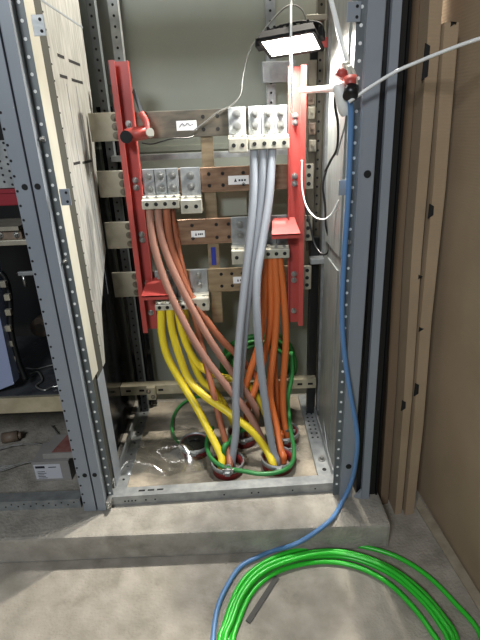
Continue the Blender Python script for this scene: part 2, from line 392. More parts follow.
# wire ends on the shelf
for i, (pp, r, lb) in enumerate((
    ([(26, 368), (36, 369), (48, 366), (57, 364)], .003, 'bare bright wire lying straight across the black sheet on shelf'),
    ([(30, 374), (38, 372), (42, 380), (36, 386), (44, 390), (52, 387), (60, 386)], .0035, 'crumpled bright wire curled on the front of the shelf'))):
    bm = B(); tube(bm, [atz(x, y, .677) for x, y in pp], r, 8); tag(obj('loose_wire', bm, boltm), lb, 'wire')
# coil of thin cable on the floor of the left bay
c = atz(4, 470, .155); bm = B(); pts = []
for k in range(90):
    an = k*2*math.pi/18; rr = .14+.035*math.sin(k*.71); pts.append((c.x-.04+rr*1.25*math.cos(an), c.y+.09+rr*.75*math.sin(an), PZ+.014+.0012*k*.2+.006*abs(math.sin(k*1.3))))
pts += [(c.x+.18, c.y+.22, PZ+.03), (c.x+.10, c.y+.36, PZ+.02)]
tube(bm, pts, .0035, 6, 3); tag(obj('cable_coil', bm, wire_grey), 'loose coil of thin dark wire on the floor of the left bay', 'wire coil')
bm = B(); cc = atz(11, 438, .17); cyl(bm, cc-Vector((.045, 0, 0)), cc+Vector((.03, .02, 0)), .028, 16); cyl(bm, cc+Vector((.03, .02, 0)), cc+Vector((.045, .024, 0)), .018, 12)
tag(obj('cable_gland', bm, [brownpl], None, cc), 'dull round metal cable gland lying behind the thin wire coil', 'gland')
# carton
t = thing('carton', 'small grey carton with a white printed label beside the double post', 'box', (-.90, .19, PZ+.006))
R3 = Matrix.Rotation(math.radians(-4), 3, 'Z')
def rbox(bm, c, sx, sy, z0, z1, mi=0, bev=0):
    s = len(bm.verts); box(bm, -sx/2, sx/2, -sy/2, sy/2, z0, z1, mi, bev); bm.verts.ensure_lookup_table()
    for v in bm.verts:
        if v.index == -1 or v.index >= s or True:
            pass
    return bm
cbx = mat('carton_grey', (128, 126, 124), .8, c2=(140, 138, 134), scale=9)
bx0, bx1, by0, by1, bz0, bz1 = -.985, -.815, .115, .265, PZ+.006, PZ+.115
bm = B(); box(bm, bx0, bx1, by0, by1, bz0, bz1, bev=.003); obj('body', bm, cbx, t)
bm = B(); box(bm, bx0+.008, bx1-.04, by0-.0012, by0, bz0+.015, bz1-.012, 0)
lb_ = obj('label', bm, worn_paper, t)
bm = B(); box(bm, bx0+.015, bx0+.058, by0-.0024, by0-.0012, bz1-.032, bz1-.02)
for k in range(5): box(bm, bx0+.02, bx0+.06-.006*(k % 3), by0-.0024, by0-.0012, bz0+.02+.009*k, bz0+.0225+.009*k)
box(bm, bx0+.075, bx0+.11, by0-.0024, by0-.0012, bz1-.03, bz1-.026)
obj('print', bm, ink, lb_)
t = thing('flat_packet', 'flat pale packet with a red face lying on top of the small carton', 'packet', (-.88, .2, bz1))
bm = B(); box(bm, bx0+.05, bx1+.02, by0+.02, by1+.02, bz1+.001, bz1+.03, bev=.003); obj('body', bm, cbx, t)
bm = B(); prism(bm, [(bx0+.09, by0+.03, bz1+.0302), (bx1+.015, by0+.03, bz1+.0302), (bx1+.015, by1+.01, bz1+.0302), (bx0+.12, by1+.01, bz1+.0302)], (0, 0, .0015)); obj('red_face', bm, faded_red, t)

# ================================================================== copper busbars
BZ = [(1.599, 1.704), (1.37, 1.475), (1.140, 1.255), (.905, 1.02)]
names = ['topmost', 'second', 'third', 'lowest']
bmat = [copper_dark, copper, copper, copper_pale]
blabel = ['topmost dark tarnished busbar with a scribbled white sticker', 'second busbar from the top, brown copper with white sticker right of centre',
          'third busbar from the top, reddish copper with white sticker left of centre', 'lowest busbar, pale brassy copper passing behind the orange cables']
sticks = [(176, 121, 197, 130), (228, 176, 249, 184), (191, 231, 205, 237), (233, 277, 247, 283)]
BY = .495
for i, (z0, z1) in enumerate(BZ):
    t = thing('busbar', blabel[i], 'busbar', (-.12, .5, z0), 'horizontal copper busbars')
    bm = B(); box(bm, -.50, .30, BY, BY+.012, z0, z1, bev=.002)
    for x in ([-.12, -.06] if i == 0 else [-.11, -.05, .04] if i == 1 else [-.09, -.035, -.2] if i == 2 else [-.08, -.03, .02]):
        for zz in (z0+.028, z1-.028): cyl(bm, (x, BY, zz), (x, BY-.0012, zz), .008, 12, 1)
    obj('bar', bm, [bmat[i], hole], t)
    bm = B(); box(bm, -.592, -.455, BY-.012, BY, z0-.003, z1+.003, bev=.002); obj('end_plate', bm, tin, t)
    for k in range(3):
        bm = B(); bolt(bm, -.485, z0+.018+k*(z1-z0-.036)/2, BY-.012, .0105, .012); obj('bolt', bm, dark_bolt, t)
    if i:
        bm = B(); box(bm, .275, .345, BY-.012, BY, z0-.002, z1-.002, bev=.002)
        for k in range(3): cyl(bm, (.325, BY-.012, z0+.02+k*.036), (.325, BY-.0135, z0+.02+k*.036), .009, 12, 1)
        obj('end_plate', bm, [tin, hole], t)
    x0, y0, x1, y1 = sticks[i]; a = at(x0, y0, BY-.001); b = at(x1, y1, BY-.001)
    bm = B(); box(bm, a.x, b.x, BY-.0012, BY, b.z, a.z); st = obj('sticker', bm, paper, t)
    bm = B(); mz = (a.z+b.z)/2; w = b.x-a.x
    if i == 0:
        p = [(a.x+w*.15, BY-.0018, mz-.006), (a.x+w*.3, BY-.0018, mz+.008), (a.x+w*.42, BY-.0018, mz-.002), (a.x+w*.55, BY-.0018, mz+.009), (a.x+w*.68, BY-.0018, mz), (a.x+w*.85, BY-.0018, mz+.006)]
        tube(bm, p, .0012, 5, 4)
    else:
        prism(bm, [(a.x+w*.28, BY-.0018, mz-.007), (a.x+w*.42, BY-.0018, mz-.007), (a.x+w*.35, BY-.0018, mz+.008)], (0, .0004, 0))
        for k in range(3): box(bm, a.x+w*(.5+.13*k), a.x+w*(.59+.13*k), BY-.002, BY-.0014, mz-.005, mz+.003)
    obj('marking', bm, ink, st)
# vertical copper links behind the busbars
for (za, zb, lb) in ((1.46, 1.62, 'short copper strap joining the topmost and second busbars'), (1.24, 1.39, 'short copper strap joining the second and third busbars'),
                     (1.0, 1.16, 'copper strap with a blue insert under the third busbar'), (.74, .92, 'brassy strap hanging below the lowest busbar')):
    t = thing('copper_strap', lb, 'strap', (-.105, .52, za), 'straps behind the busbars')
    bm = B(); box(bm, -.136, -.084, BY+.013, BY+.023, za, zb, bev=.002); obj('strap_bar', bm, copper_pale, t)
    if 'blue' in lb:
        bm = B(); box(bm, -.122, -.1, BY+.011, BY+.013, za+.035, za+.12); obj('insert', bm, bluein, t)
for (px0, py0, px1, py1, lb) in ((217, 183, 247, 215, 'grey sheet between second and third busbars left of grey cables'), (284, 296, 312, 316, 'grey sheet plate low beside the right red support')):
    a = at(px0, py0, .60); b = at(px1, py1, .60)
    bm = B(); box(bm, a.x, b.x, .60, .604, b.z, a.z, bev=.001); 
    tag(obj('shield_plate', bm, paint_in, None, ((a.x+b.x)/2, .6, b.z)), lb, 'plate')

# ================================================================== terminal clamps on the busbars
def clamp_set(label, px0, px1, i, n, bolts, pyc0, pyc1, socks=()):
    z0, z1 = BZ[i]; yb = BY
    a = at(px0, pyc0, yb-.03); b = at(px1, pyc1, yb-.05)
    x0, x1 = a.x, b.x; zc1, zc0 = a.z, b.z
    t = thing('terminal_clamp', label, 'cable clamp', ((x0+x1)/2, yb, zc0), 'cable clamps bolted on the busbars')
    bm = B(); box(bm, x0, x1, yb-.016, yb-.0012, zc1-.006, z1+.004, bev=.002)
    for k in range(1, n): box(bm, x0+(x1-x0)*k/n-.0015, x0+(x1-x0)*k/n+.0015, yb-.0166, yb-.016, zc1, z1, 1)
    obj('plate', bm, [galv, hole], t)
    w = (x1-x0)/n
    for k in range(n):
        for zz in bolts:
            bm = B(); bolt(bm, x0+w*(k+.5), z0+(z1-z0)*zz, yb-.016, .0115, .013); obj('bolt', bm, boltm, t)
    bm = B(); box(bm, x0-.003, x1+.003, yb-.085, yb-.016, zc0, zc1, bev=.004)
    box(bm, x0-.003, x1+.003, yb-.06, yb-.016, zc1-.004, zc1+.010, bev=.003)
    ns = 2*n if n == 1 else n+1
    for k in range(ns): 
        cx = x0+(x1-x0)*(k+.5)/ns
        cyl(bm, (cx, yb-.085, (zc0+zc1)/2), (cx, yb-.0865, (zc0+zc1)/2), .0085, 12, 1)
        cyl(bm, (cx, yb-.060, zc1+.004), (cx, yb-.066, zc1+.004), .0075, 6, 2)
    obj('clamp_body', bm, [clampm, hole, boltm], t)
    return x0, x1, zc0, zc1
clamp_set('narrow terminal clamp on the topmost busbar, left of the grey cables', 229, 247, 0, 1, (.33, .78), 138, 152)
clamp_set('wide terminal clamp holding the three grey cables on topmost busbar', 249, 288, 0, 3, (.33, .78), 138, 148)
clamp_set('wide terminal clamp holding the rose brown cables on second busbar', 144, 180, 1, 3, (.26, .76), 198, 207)
clamp_set('narrow terminal clamp on second busbar, right of the rose brown cables', 182, 202, 1, 1, (.28, .72), 198, 212)
clamp_set('narrow terminal clamp on third busbar, left of the grey cables', 232, 250, 2, 1, (.35, .75), 248, 262)
clamp_set('wide terminal clamp behind the grey cables holding the orange cables', 255, 288, 2, 3, (.35, .75), 247, 256)
clamp_set('narrow terminal clamp on lowest busbar beside the rose brown cables', 191, 209, 3, 1, (.4, .8), 295, 308)
clamp_set('wide terminal clamp holding the yellow cables under the red ledge', 157, 188, 3, 3, (.4, .8), 301, 307)

# ================================================================== red supports
def support(label, x, z0, z1, rev):
    s = -1 if rev else 1
    t = thing('busbar_support', label, 'support', (x, .45, z0), 'upright red busbar supports')
    bm = B(); yb = BY-.0135
    box(bm, x-.034, x+.034, yb-.006, yb, z0, z1)
    xa = x-.034*s
    box(bm, min(xa, xa+.006*s), max(xa, xa+.006*s), yb-.05, yb-.006, z0, z1)
    box(bm, min(xa, xa+.022*s), max(xa, xa+.022*s), yb-.056, yb-.05, z0, z1)
    xc = x+.034*s
    box(bm, min(xc, xc-.005*s), max(xc, xc-.005*s), yb-.03, yb-.006, z0, z1)
    obj('channel', bm, red, t)
    return t, yb-.006
tl, yw = support('left upright red busbar support with a pulled black strap', -.432, .735, 1.888, False)
tr, yw = support('right upright red busbar support under the glowing flood lamp', .266, .74, 1.845, True)
for t, x, zs in ((tl, -.428, (1.66, 1.635, 1.435, 1.405, 1.2, 1.175, .97, .82)), (tr, .262, (1.665, 1.64, 1.425, 1.395, 1.17, .985, .955, .80))):
    for z in zs:
        bm = B(); bolt(bm, x, z, yw, .0095, .012); obj('bolt', bm, boltm, t)
def ledge(t, x0, x1, y0, y1, z, lip):
    bm = B(); prism(bm, [(x0, y1, z+.05), (x1, y1, z+.05), (x1+.012, y0, z), (x0-.014, y0, z)], (0, 0, -.006))
    prism(bm, [(x0-.014, y0, z), (x1+.012, y0, z), (x1+.012, y0, z-lip), (x0-.014, y0, z-lip)], (0, .005, 0))
    obj('ledge', bm, red, t)
a = at(139, 301, .36); b = at(166, 300, .36); ledge(tl, -.425, b.x, .36, .475, .975-.03, .02)
ledge(tr, .165, .262, .36, .475, 1.2, .02)

# pulled strap / ratchet
t = thing('strap_ratchet', 'small red ratchet handle on a black strap hooked on left red support', 'ratchet', at(138, 135, .40))
bm = B(); p, q = at(126, 136, .40), at(147, 132, .39); d = (q-p).normalized(); cyl(bm, p, q, .026, 4); 
obj('handle', bm, red, t)
bm = B(); tube(bm, [at(147, 134, .39), at(146, 122, .40), at(141, 113, .41)], .013, 8); obj('lever', bm, red, t)
bm = B(); prism(bm, [at(141, 117, .415), at(145, 116, .415), at(134, 88, .44), at(132, 92, .44)], (0, .003, 0)); obj('strap', bm, black, t)
bm = B(); cyl(bm, at(126, 137, .395), at(126, 137, .36), .024, 14); obj('knob', bm, black, t)
bm = B(); cyl(bm, at(150, 134, .40), at(150, 132, .36), .016, 12); obj('end_cap', bm, cream, t)
bm = B(); tube(bm, [at(142, 143, .43), at(152, 144, .42), at(163, 141, .41), at(173, 138.5, .42), at(187, 138, .45), at(194, 136, .47)], .003, 8)
tag(obj('tie_wire', bm, black), 'thin black wire trailing right from the red ratchet', 'wire')
t = thing('wall_bracket', 'small black bracket on the back left of left red support', 'bracket', at(110, 70, .6))
a = at(107, 61, .6); b = at(117, 86, .6); bm = B(); box(bm, a.x, b.x, .58, .60, b.z, a.z, bev=.004); obj('body', bm, black, t)
bm = B(); tube(bm, [at(112, 86, .59), at(113, 100, .57), at(117, 125, .55), at(119, 135, .54)], .004, 8); obj('stay', bm, black, t)

# ================================================================== flood lamp
t = thing('flood_lamp', 'black flood lamp shining down above the right red support', 'lamp', LAMP)
ux = Vector((1, -.45, 0)); ux = (ux-LN*ux.dot(LN)).normalized(); uy = LN.cross(ux).normalized()
def L(a, b, c): return LAMP+ux*a+uy*b-LN*c
def lbox(bm, a0, a1, b0, b1, c0, c1, ti=0, mi=0):
    pts0 = [L(a0, b0, c0), L(a1, b0, c0), L(a1, b1, c0), L(a0, b1, c0)]; pts1 = [L(a0+ti, b0+ti, c1), L(a1-ti, b0+ti, c1), L(a1-ti, b1-ti, c1), L(a0+ti, b1-ti, c1)]
    a = [bm.verts.new(p) for p in pts0]; b = [bm.verts.new(p) for p in pts1]
    fs = [bm.faces.new(a), bm.faces.new(b[::-1])]+[bm.faces.new((a[k], b[k], b[(k+1) % 4], a[(k+1) % 4])) for k in range(4)]
    for f in fs: f.material_index = mi
hw, hd = .108, .074
bm = B(); lbox(bm, -hw, hw, -hd, hd, .006, .034, .012)
for k in range(7): lbox(bm, -.075+.025*k-.004, -.075+.025*k+.004, -.055, .055, .034, .05)
obj('housing', bm, lamp_black, t)
bm = B(); 
for a0, a1, b0, b1 in ((-hw, -hw+.012, -hd, hd), (hw-.012, hw, -hd, hd), (-hw, hw, -hd, -hd+.012), (-hw, hw, hd-.012, hd)): lbox(bm, a0, a1, b0, b1, -.004, .006)
obj('bezel', bm, lamp_black, t)
bm = B(); lbox(bm, -hw+.012, hw-.012, -hd+.012, hd-.012, .000, .0055); obj('glass', bm, glass, t)
bm = B(); lbox(bm, -hw-.028, -hw, -.02, .02, .005, .035); tube(bm, [L(-hw-.015, 0, .02), L(-hw+.004, 0, .06), L(0, 0, .078), L(hw-.004, 0, .06), L(hw+.008, 0, .02)], .004, 8); lbox(bm, hw, hw+.015, -.02, .02, .005, .035)
obj('bracket', bm, lamp_black, t)
bm = B(); tube(bm, [at(291, -25, .40), at(291, 0, .37), at(291, 30, .30), at(291, 60, .30), at(292, 90, .34), at(292, 113, .42)], .0045, 8)
tag(obj('hanging_cord', bm, wire_white), 'pale grey cord hanging straight down in front of the flood lamp', 'cord')
bm = B(); tube(bm, [at(308, 26, .44), at(302, 10, .44), at(292, 5, .44), at(280, 12, .44), at(262, 33, .44), at(249, 52, .44), at(243, 75, .44), at(240, 95, .45), at(230, 106, .46), at(218, 112, .465), at(205, 122, .47), at(192, 132, .475)], .0026, 8)
tag(obj('lamp_lead', bm, wire_grey), 'thin grey lead looping from the flood lamp down to topmost busbar', 'cord')
# strut and carton plate behind the lamp
a = at(262, 62, .70); b = at(291, 82, .70); bm = B(); box(bm, a.x, b.x+.02, .69, .715, b.z, a.z, bev=.002)
tag(obj('rail_plate', bm, galv, None, ((a.x+b.x)/2, .7, b.z)), 'pale steel plate behind the flood lamp on the perforated rail', 'plate')
t = thing('rear_bracket', 'small cream bracket at upper right behind the flood lamp', 'bracket', at(316, 18, .6))
bm = B(); a = at(306, 15, .6); b = at(327, 20, .6); box(bm, a.x, b.x, .59, .605, b.z, a.z, bev=.003); obj('plate', bm, cream, t)
a = at(311, 20, .6); b = at(318, 55, .6); bm = B(); box(bm, a.x, b.x, .60, .62, b.z-.2, a.z); obj('strut', bm, lamp_black, t)
bm = B(); a = at(319, 38, .59); b = at(327, 48, .59); box(bm, a.x, b.x, .57, .59, b.z, a.z, bev=.004); obj('red_connector', bm, red, t)

# ================================================================== cables in the bay
def cable(name, label, pts, r, m, group=None, cat='cable', n=7):
    P = []
    for p in pts:
        P.append(at(*p) if len(p) == 3 else Vector(p[1:]))
    bm = B(); tube(bm, P, r, 12, n); o = obj(name, bm, m); return tag(o, label, cat, group)
def end(x, y, z=PZ+.012): return [('w', x, y, .175), ('w', x, y, z)]
GG = 'thick grey cables'; RG = 'rose and brown cables'; YG = 'yellow cables'; OG = 'orange cables'
cable('grey_cable', 'leftmost of the three thick grey cables under the topmost busbar', [(254, 145, .435), (254, 155, .435), (253, 200, .42), (249, 245, .395), (244, 290, .36), (239, 340, .31), (236, 390, .25), (236, 430, .20)]+end(-.065, .16), .0180, gcab, GG)
cable('grey_cable', 'middle one of the three thick grey cables under topmost busbar', [(263, 145, .435), (263, 155, .435), (261, 200, .43), (256, 245, .415), (249, 290, .395), (244, 340, .36), (240, 385, .32), (240, 420, .29)]+end(-.02, .355), .0180, gcab, GG)
cable('grey_cable', 'rightmost thick grey cable, bending in front of the orange cables', [(272, 145, .435), (272, 155, .435), (269, 200, .41), (263, 240, .375), (257, 280, .325), (257, 320, .28), (261, 370, .24), (267, 415, .20), (273, 450, .165)]+end(.145, .15), .0180, gcab, GG)
cable('rose_cable', 'leftmost rose brown cable sweeping down from the second busbar', [(150, 204, .435), (150, 214, .435), (153, 240, .42), (161, 270, .40), (174, 302, .37), (192, 337, .33), (208, 362, .30), (229, 389, .26), (250, 416, .225), (263, 442, .19)]+end(.115, .165), .0170, rose, RG)
cable('rose_cable', 'middle rose brown cable sweeping behind the grey cables', [(158.5, 204, .435), (158.5, 214, .435), (161, 235, .43), (168, 258, .42), (180, 285, .40), (194, 312, .385), (210, 340, .365), (226, 364, .355), (243, 388, .345), (256, 412, .33)]+end(.035, .35), .0170, rose, RG)
cable('brown_cable', 'rightmost terracotta cable sweeping from second busbar behind the grey cables', [(167, 204, .44), (167, 214, .44), (170, 240, .445), (179, 270, .44), (190, 295, .43), (205, 318, .42), (222, 340, .415), (240, 358, .41), (258, 380, .40), (270, 408, .38)]+end(.185, .37), .0168, brown, RG)
cable('brown_cable', 'dark terracotta cable crossing behind the yellow cables down to the floor', [(171, 204, .475), (172, 216, .47), (177, 245, .475), (184, 275, .47), (192, 305, .46), (199, 335, .43), (205, 360, .38), (213, 392, .31), (221, 425, .24), (228, 450, .19)]+end(-.075, .115), .0150, brown, RG)
cable('yellow_cable', 'leftmost yellow cable running down to the front left floor sleeve', [(161, 304, .43), (161, 312, .43), (162, 335, .42), (168, 358, .40), (183, 385, .36), (197, 408, .30), (212, 437, .22), (221, 456, .16)]+end(-.115, .13), .0185, yellow, YG)
cable('yellow_cable', 'long yellow cable crossing the front to the right floor sleeve', [(170, 304, .43), (170, 312, .43), (172, 330, .43), (180, 358, .405), (190, 381, .37), (206, 397, .31), (228, 412, .25), (252, 431, .20), (266, 449, .175)]+end(.125, .13), .0185, yellow, YG)
cable('yellow_cable', 'third yellow cable bending away behind the brown cables', [(178, 304, .44), (178, 312, .44), (182, 332, .445), (190, 352, .435), (202, 368, .42), (222, 377, .41), (242, 381, .40), (256, 395, .40), (266, 415, .39)]+end(.16, .34), .0172, yellow, YG)
cable('yellow_cable', 'fourth yellow cable appearing low between the brown cables', [(185, 304, .455), (185, 314, .46), (188, 345, .46), (200, 378, .44), (216, 393, .42), (228, 412, .38)]+end(-.045, .40), .0172, yellow, YG)
cable('orange_cable', 'leftmost orange cable slanting down left behind the grey cables', [(263, 250, .435), (264, 262, .435), (264, 300, .43), (261, 335, .41), (250, 372, .37), (240, 402, .34), (236, 425, .31)]+end(-.045, .33), .0168, orange, OG)
cable('orange_cable', 'orange cable slanting down left, just right of the leftmost orange one', [(269, 250, .44), (270, 262, .44), (271, 310, .44), (267, 345, .42), (258, 380, .38), (248, 408, .345)]+end(.0, .39), .0168, orange, OG)
cable('orange_cable', 'orange cable beside the bent grey cable going into the front right sleeve', [(275, 250, .435), (275, 262, .435), (277, 300, .43), (275, 340, .41), (270, 390, .35), (276, 425, .27), (281, 450, .20)]+end(.18, .175), .0168, orange, OG)
cable('orange_cable', 'rightmost orange cable bulging outward beside the right red support', [(281, 250, .44), (280, 262, .445), (284, 300, .445), (286, 340, .435), (283, 390, .41), (284, 420, .38)]+end(.215, .35), .0168, orange, OG)
cable('orange_cable', 'innermost orange cable behind the others of its bundle', [(272, 251, .47), (272, 264, .47), (274, 310, .475), (274, 350, .46), (277, 400, .42), (279, 425, .39)]+end(.185, .335), .0150, orange, OG)

# floor sleeves
SL = [(-.25, .29, 'empty dark floor sleeve at left with a red rim'), (-.085, .14, 'front left floor sleeve with yellow and grey cable inside'), (.15, .155, 'front right floor sleeve where the bent grey cable enters'),
      (.20, .355, 'rear right floor sleeve filled with orange cables'), (-.01, .365, 'rear middle floor sleeve hidden behind the crossing cables')]
for x, y, lb in SL:
    t = thing('floor_sleeve', lb, 'cable sleeve', (x, y, PZ+.006), 'floor sleeves of the cables')
    bm = B(); ring(bm, (x, y), .072, .066, PZ+.006, PZ+.056); obj('sleeve', bm, rubber_red, t)
    bm = B(); ring(bm, (x, y), .078, .0725, PZ+.044, PZ+.066); box(bm, x-.012, x+.012, y-.092, y-.076, PZ+.046, PZ+.066, bev=.002); cyl(bm, (x-.02, y-.085, PZ+.056), (x+.02, y-.085, PZ+.056), .004, 8)
    obj('band_clamp', bm, galv, t)
bm = B(); x, y = SL[0][:2]; ring(bm, (x, y), .064, .03, PZ+.05, PZ+.058); cyl(bm, (x, y, PZ+.008), (x, y, PZ+.052), .06, 24)
tag(obj('sleeve_plug', bm, black, None, (x, y, PZ+.008)), 'dark grey plug closing the empty left floor sleeve', 'plug')

# earth cables
def Z(x, y, z): p = atz(x, y, z); return ('w', p.x, p.y, p.z)
earth = cable('earth_cable', 'green earth cable looped around the fronts of the floor sleeves', [(291, 352, .52), (292, 375, .50), (288, 398, .46), (289, 415, .43), Z(291, 432, .215), Z(294, 450, .20), Z(292, 463, .19), Z(282, 471, .19), Z(262, 474, .19), Z(243, 471, .19), Z(226, 468, .19), Z(213, 460, .20), Z(207, 448, .21), Z(208, 436, .22), Z(213, 427, .24)], .0105, green_dk)
for x, y in ((290, 428), (294, 446), (228, 467)):
    p = atz(x, y, .205); bm = B(); ring(bm, (p.x, p.y), .016, .0125, p.z-.012, p.z+.004, 14); box(bm, p.x-.026, p.x+.026, p.y-.02, p.y-.014, p.z-.010, p.z+.002, bev=.001); bolt(bm, p.x+.018, p.z-.004, p.y-.02, .005, .008)
    obj('earth_clip', bm, boltm, earth)
cable('earth_cable', 'short thick green cable arching out of the front left floor sleeve', [('w', -.10, .17, PZ+.012), ('w', -.10, .17, .24), (229, 442, .21), (236, 433, .225), (246, 429, .26), (258, 432, .29), (264, 440, .30), ('w', .085, .30, .17), ('w', .088, .29, PZ+.012)], .0125, green_dk)
cable('earth_cable', 'thin green cable curving on the floor left of the yellow cables', [Z(193, 447, .165), Z(186, 445, .155), Z(176, 440, .15), Z(172, 428, .15), Z(174, 415, .15), Z(182, 404, .15), Z(194, 398, .16), Z(208, 395, .2)], .0085, green_dk)
c = at(259, 366, .585); bm = B(); pts = []
for k in range(7*20+1):
    an = k*2*math.pi/20+1.0; rr = .170+.028*math.sin(k*.19); pts.append((c.x+rr*1.02*math.cos(an), c.y-.05+.11*k/140+.01*math.sin(k*.9), c.z+rr*.92*math.sin(an)))
tube(bm, pts, .0100, 8, 2); tag(obj('cable_coil', bm, coil_green), 'green earth cable coil standing behind the hanging cables inside the bay', 'cable coil')

# plastic bag
p0, p1, p2, p3 = atz(114, 476, .15), atz(206, 472, .15), atz(196, 430, .15), atz(130, 436, .15)
nx, ny = 26, 18; bm = B(); grid = []
for j in range(ny+1):
    row = []
    for i in range(nx+1):
        u, v = i/nx, j/ny; p = (p0*(1-u)+p1*u)*(1-v)+(p3*(1-u)+p2*u)*v
        edge = 1-.25*math.sin(math.pi*u)*math.sin(3*u+1)
        h = .012+.085*math.sin(math.pi*u)**.7*math.sin(math.pi*v)**.7*(.6+.4*math.sin(7*u+4*v))+.012*math.sin(11*u+5*v)*math.sin(8*v-6*u)
        row.append(bm.verts.new((p.x+.012*math.sin(9*v), p.y*1+.02*math.sin(8*u)*edge, PZ+.008+max(h, 0.001))))
    grid.append(row)
for j in range(ny):
    for i in range(nx):
        f = bm.faces.new((grid[j][i], grid[j][i+1], grid[j+1][i+1], grid[j+1][i])); f.smooth = True
tag(obj('plastic_bag', bm, film), 'crumpled clear plastic bag lying on the bay floor at left', 'bag')

# ================================================================== right side wiring
t = thing('plug_bundle', 'bundle of red and white plugs tied to the right front post', 'plugs', at(348, 88, -.06))
bm = B(); cyl(bm, at(350, 77, -.09), at(351, 90, -.10), .020, 16, r2=.016); obj('red_plug', bm, red, t)
bm = B(); cyl(bm, at(352, 88, -.10), at(350, 97, -.115), .022, 16); obj('black_plug', bm, black, t)
bm = B(); cyl(bm, at(339, 78, -.06), at(344, 70, -.06), .017, 14); obj('red_socket', bm, red, t)
bm = B(); cyl(bm, at(343, 68, -.055), at(349, 65, -.055), .014, 14); obj('socket_rim', bm, cream, t)
bm = B(); tube(bm, [at(338, 86, -.07), at(341, 95, -.075), at(343, 106, -.07), at(346, 112, -.06)], .019, 12); obj('taped_body', bm, whitep, t)
bm = B(); tube(bm, [at(350, 66, -.08), at(354, 74, -.095), at(356, 84, -.10), at(354, 92, -.11), at(348, 66, -.08)], .006, 8); obj('tie', bm, cream, t)
cable('power_lead', 'grey white flex coming down from the top to the plug bundle', [(327, -15, .1), (334, 12, .05), (341, 40, 0), (347, 60, -.05), (350, 72, -.075)], .0075, wire_white, cat='cord')
cable('white_cable', 'bright white cable running level from red support to the plug bundle', [(301, 90, .40), (310, 90, .30), (325, 89, .1), (337, 88, -.05)], .011, wire_white)
cable('white_wire', 'long white wire arching right from the plug bundle across the boards', [(349, 102, -.11), (356, 97, -.11), (372, 86, -.12), (395, 72, -.14), (420, 61, -.17), (450, 49, -.22), (482, 38, -.28), (520, 28, -.34)], .0050, wire_white, cat='wire')
t = cable('blue_cable', 'blue cable hanging down right front post and trailing onto the floor', [(350, 100, -.10), (351, 112, -.085), (350, 150, -.075), (348, 200, -.075), (344, 260, -.075), (342, 310, -.075), (344, 350, -.085), (350, 392, -.10), (356, 425, -.11), (357, 450, -.115), Z(352, 480, .24), Z(342, 502, .145), Z(334, 516, .143), Z(326, 524, .143), (314, 533, -.228), (303, 540, -.234), (290, 546, -.24), Z(272, 551, .014), Z(258, 557, .013), Z(240, 567, .013), Z(226, 588, .013), Z(217, 610, .013), Z(213, 640, .013), Z(212, 670, .013)], .0092, bluec)
cable('black_wire', 'thin black wire dropping from the plug bundle inside the right panel', [(336, 88, .0), (335, 105, .05), (338, 125, .1), (337, 148, .12), (331, 160, .16), (325, 172, .2)], .0045, black, cat='wire')
cable('grey_wire', 'thin grey wire hanging beside the black one at right panel', [(347, 112, -.03), (345, 125, .0), (341, 140, .05), (337, 155, .08)], .003, wire_grey, cat='wire')
cable('white_wire', 'white wire drooping in a loop right of the red support', [(302, 160, .42), (302, 185, .40), (306, 205, .36), (315, 217, .3), (325, 219, .24), (333, 212, .2), (339, 200, .15)], .0032, wire_white, cat='wire')
cable('black_wire', 'black wire loop hanging by the end plates right of red support', [(305, 205, .44), (310, 225, .42), (315, 245, .40), (322, 254, .36), (328, 252, .34), (329, 240, .34), (326, 226, .34), (325, 205, .34), (323, 185, .34), (327, 168, .34)], .0045, black, cat='wire')
t = thing('rear_hardware', 'rusty worn contact strip standing behind the right red support', 'contact strip', at(312, 130, .58))
for k, y in enumerate((98, 112, 128, 145)):
    c = at(311+k*.6, y, .57); bm = B(); box(bm, c.x-.018, c.x+.014, .56, .58, c.z-.028, c.z+.022, bev=.005); bolt(bm, c.x-.003, c.z, .56, .007, .008); obj('contact', bm, tin if k % 2 else brownpl, t)
a = at(314, 60, .59); b = at(322, 250, .59); bm = B(); box(bm, a.x-.02, a.x+.012, .585, .60, b.z, a.z); obj('strip', bm, dark_bolt, t)
bm = B(); a = at(310, 258, .5); b = at(324, 263, .5); box(bm, a.x, b.x, .48, .54, b.z, a.z, bev=.004); 
tag(obj('trunking_cap', bm, galv, None, ((a.x+b.x)/2, .5, b.z)), 'pale metal cap on top of the black trunking at right', 'cap')

# ================================================================== right of the bay
t = thing('door_upright', 'narrow grey steel upright standing just right of the right post', 'upright', (.51, -.03, PZ))
def lean(bm, x0, x1, xt0, xt1, y0, y1, z0, z1):
    prism(bm, [(x0, y0, z0), (x1, y0, z0), (xt1, y0, z1), (xt0, y0, z1)], (0, y1-y0, 0))
bm = B(); lean(bm, .492, .524, .462, .488, -.07, -.05, PZ, TOP); obj('frame', bm, paint, t)
bm = B(); prism(bm, [(.491, -.068, PZ), (.462, -.06, PZ), (.491, -.068, PZ+.05)], (0, .01, 0)); obj('foot', bm, paint, t)
t = thing('door_leaf', 'black door leaf edge behind the narrow grey upright', 'door', (.54, 0, PZ))
bm = B(); lean(bm, .475, .556, .455, .512, -.045, .25, PZ, TOP); obj('leaf', bm, black, t)
bm = B(); lean(bm, .558, .566, .514, .522, -.05, .25, PZ, TOP); obj('edge_strip', bm, lamp_black, t)
